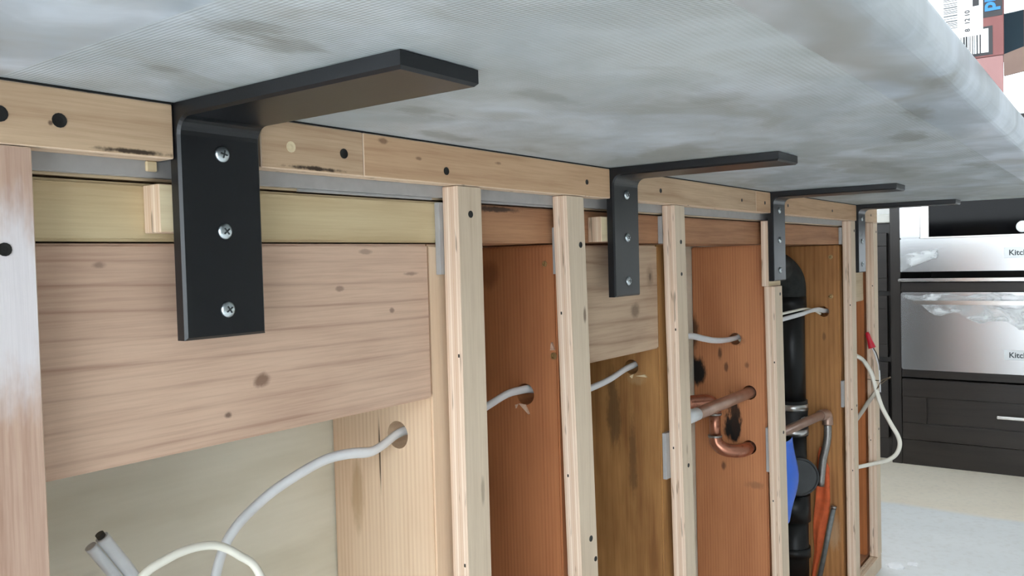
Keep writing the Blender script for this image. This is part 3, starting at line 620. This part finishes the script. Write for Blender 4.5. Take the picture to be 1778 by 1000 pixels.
lettering('lettering', 'KitchenAid', .026, (FX - .0022, -.1700, -.1325), (0, -1, 0), (0, 0, 1), M['recess'], bd, bold=.0006)
o = box('trim_ledge', (FX - .014, FX + .02, -.638, .1830, -.2220, -.2100), M['chrome'], t, .002, seg=2)
def film(parent, y0, y1, z0, z1, x, seed, ny=26, nz=9):
    rnd = random.Random(seed); g = []
    for i in range(nz):
        row = []
        for j in range(ny):
            s = j / (ny - 1); q = i / (nz - 1); zz = z0(s) + (z1(s) - z0(s)) * q
            row.append((x - .004 - .007 * rnd.random() * (1 - abs(q - .5)), y0 + (y1 - y0) * s + rnd.uniform(-.003, .003), zz + rnd.uniform(-.003, .003)))
        g.append(row)
    solidsheet('protective_film', g, .0002, M['film'], parent, smooth=True)
film(t, .176, .05, lambda s: -.184 + .05 * s, lambda s: -.13 + .045 * s - .02 * s * s, FX, 3, 14, 6)
# warming drawer
t = thing('warming_drawer', 'stainless steel appliance drawer under the microwave with crumpled clear film', 'drawer', (KX, -.22, -.548))
b = bmesh.new(); box('drawer_front', (FX, FX + .022, -.636, .1775, -.5475, -.2611), M['steel'], t, .004, seg=2); b.free()
b = boxbm(FX - .040, FX - .028, -.60, .1300, -.3040, -.2890, .003, seg=2)
for y in (-.55, .09): boxbm(FX - .029, FX + .001, y - .008, y + .008, -.3030, -.2900, .001, bm=b)
finish('handle', b, M['chrome'], t)
film(t, .168, -.50, lambda s: -.285 - .065 * math.sin(min(1, s * 3) * 1.57) - .12 * max(0, s - .3) + .012 * math.sin(s * 30), lambda s: -.268 - .004 * math.sin(s * 25), FX - .006, 5, 44, 9)
bd = box('badge', (FX - .002, FX + .001, -.30, -.1535, -.4970, -.4615), M['badge'], t, .0006)
lettering('lettering', 'KitchenAid', .026, (FX - .0022, -.1680, -.4875), (0, -1, 0), (0, 0, 1), M['recess'], bd, bold=.0006)
# base cabinet with counter beyond the appliance cabinet
CXF = 3.42
t = thing('base_cabinet', 'dark wood base cabinet with drawers seen past the end of the stud wall', 'cabinet', (CXF + .28, .62, FLOOR))
box('carcass', (CXF, X1 - .001, .2175, 1.05, FLOOR, -.001), M['dark_wood_v'], t, .001)
for (z0, z1) in ((-.2600, -.038), (-.5120, -.277), (-.82, -.53)):
    d_ = box('drawer_front', (CXF - .020, CXF - .0005, .2344, 1.02, z0, z1), M['dark_wood'], t, .002)
    for e in ((.2344, 1.02, z1 - .05, z1), (.2344, 1.02, z0, z0 + .05), (.2344, .2844, z0 + .05, z1 - .05), (.97, 1.02, z0 + .05, z1 - .05)): box('drawer_rail', (CXF - .027, CXF - .0195, *e), M['dark_wood'], d_, .001)
    b = boxbm(CXF - .052, CXF - .042, .55, .72, (z0 + z1) / 2 - .005, (z0 + z1) / 2 + .005, .002)
    for y in (.57, .70): boxbm(CXF - .043, CXF - .019, y - .004, y + .004, (z0 + z1) / 2 - .004, (z0 + z1) / 2 + .004, .001, bm=b)
    finish('handle', b, M['chrome'], d_)
o = box('kitchen_counter', (CXF - .03, X1 - .001, .2175, 1.07, 0., .033), M['counter'], None, .003); tag(o, 'pale grey kitchen counter on the far base cabinet', 'countertop')
# island cabinets carrying the back of the slab
t = thing('island_cabinet', 'dark cabinet on the far side of the island wall', 'cabinet', (1.1, .48, FLOOR))
box('carcass', (.152, 2.10, .1765, .72, FLOOR + .09, -.0005), M['dark_wood_v'], t, .002); box('toe_kick', (.18, 2.07, .18, .66, FLOOR, FLOOR + .0895), M['dark_wood'], t, .001)

# ================================================================== cardboard box standing on the slab
BX, BY = .88, -.4105; ZB = ST
t = thing('product_box', 'pink brown cardboard box with barcode label standing on the slab', 'box', (BX + .06, BY + .12, ZB))
W_, D_, H_, th = .24, .20, .114, .003; ZF = .066
def card(name, P, thv, mat):
    n = (Vector(P[1]) - Vector(P[0])).cross(Vector(P[3]) - Vector(P[0])).normalized() * thv
    b = bmesh.new(); A = [b.verts.new(p) for p in P]; B = [b.verts.new(Vector(p) + n) for p in P]
    b.faces.new(A); b.faces.new(B[::-1])
    for i in range(4): b.faces.new((A[i], A[(i + 1) % 4], B[(i + 1) % 4], B[i]))
    return finish(name, b, mat, t)
body = bmesh.new()
for e in ((BX, BX + th, BY, BY + W_, ZF, ZF + H_), (BX + D_ - th, BX + D_, BY, BY + W_, .097, ZF + H_), (BX + th, BX + D_ - th, BY, BY + W_, ZF + H_ - th, ZF + H_), (BX + th, BX + D_ - th, BY + W_ - th, BY + W_, ZF + th, ZF + H_ - th)): boxbm(*e, bev=.0004, bm=body)
finish('carton_body', body, M['carton'], t)
lin = bmesh.new()
for e in ((BX + D_ - th - .0008, BX + D_ - th, BY + .001, BY + W_ - th, .0975, ZF + H_ - th), (BX + th, BX + D_ - th - .001, BY + W_ - th - .0008, BY + W_ - th, ZF + th, ZF + H_ - th)): boxbm(*e, bev=0, bm=lin)
finish('lining', lin, M['carton_in'], t)
box('front_flap', (BX + .0005, BX + .003, BY + .0005, BY + W_ - .001, ZB, ZF - .0004), M['carton'], t, .0003)
box('rear_flap', (BX + D_ - .003, BX + D_, BY + .12, BY + W_ - .001, ZB, .0965), M['carton'], t, .0003)
o = card('side_flap', [(BX + .003, BY - .0005, ZB + .0165), (BX - .0100, BY - .045, ZB + .0200), (BX - .0100, BY - .045, ZB + .0460), (BX + .003, BY - .0005, ZF)], .0025, M['kraft'])
card('upper_flap', [(BX + .003, BY - .0005, .1025), (BX + .0005, BY - .045, .1045), (BX + .0005, BY - .045, .1700), (BX + .003, BY - .0005, .1700)], .0020, M['white_print'])
LX = BX - .0004
dk = box('dark_print', (LX, BX + .0001, -.4098, -.3940, .1015, ZF + H_ - .001), M['ink'], t, 0)
lettering('lettering', 'pr', .0165, (LX - .0004, -.4038, .1065), (0, 0, 1), (0, 1, 0), M['ink_blue'], dk, .0002, .0006)
box('dark_print', (LX, BX + .0001, -.4018, -.3300, .0675, .0935), M['ink'], t, 0)
lb = box('label', (LX - .0003, LX + .0002, -.3985, -.3200, .0700, .0915), M['white_print'], t, 0); lb2 = box('label', (LX - .0003, LX + .0002, -.3943, -.3200, .0917, ZF + H_ - .002), M['white_print'], t, 0)
b = bmesh.new(); rnd = random.Random(5); y = -.3925
while y < -.355:
    w = rnd.choice((.0005, .0007, .0011, .0014)); boxbm(LX - .0006, LX - .0002, y, y + w, .0695, .0868, bev=0, bm=b); y += w + rnd.choice((.0006, .0009, .0014))
finish('barcode', b, M['ink'], lb)
b = bmesh.new(); z = .0965
while z < .150:
    w = rnd.choice((.0005, .0006, .0009)); boxbm(LX - .0006, LX - .0002, -.3735, -.3620, z, z + w, bev=0, bm=b); z += w + rnd.choice((.0008, .0012, .0018))
finish('barcode', b, M['recess'], lb2)
for s_, z in (('8', .0912), ('12', .0980), ('10', .1052)): lettering('lettering', s_, .0056, (LX - .0005, -.3835, z), (0, 0, 1), (0, 1, 0), M['ink'], lb2, .0001, .00015)
box('print_mark', (LX - .0006, LX - .0002, -.3912, -.3860, .1135, .121), M['ink'], lb2, 0)
# plaster crumbs on the floor by the end of the wall
def crumb(x, y, r, lab):
    b = bmesh.new(); bmesh.ops.create_icosphere(b, subdivisions=2, radius=r)
    for v in b.verts: v.co *= random.uniform(.75, 1.2); v.co.z = max(0, v.co.z * .35) ; v.co += Vector((x, y, FLOOR))
    tag(finish('plaster_lump', b, M['debris']), lab, 'plaster lump', 'white plaster lumps by the wall end')
for q, (x, y, r, lab) in enumerate(((2.245, -.025, .022, 'larger white plaster lump on the floor at the wall end'), (2.28, -.06, .013, 'small white plaster lump on the floor beside the larger one'))): crumb(x, y, r, lab)
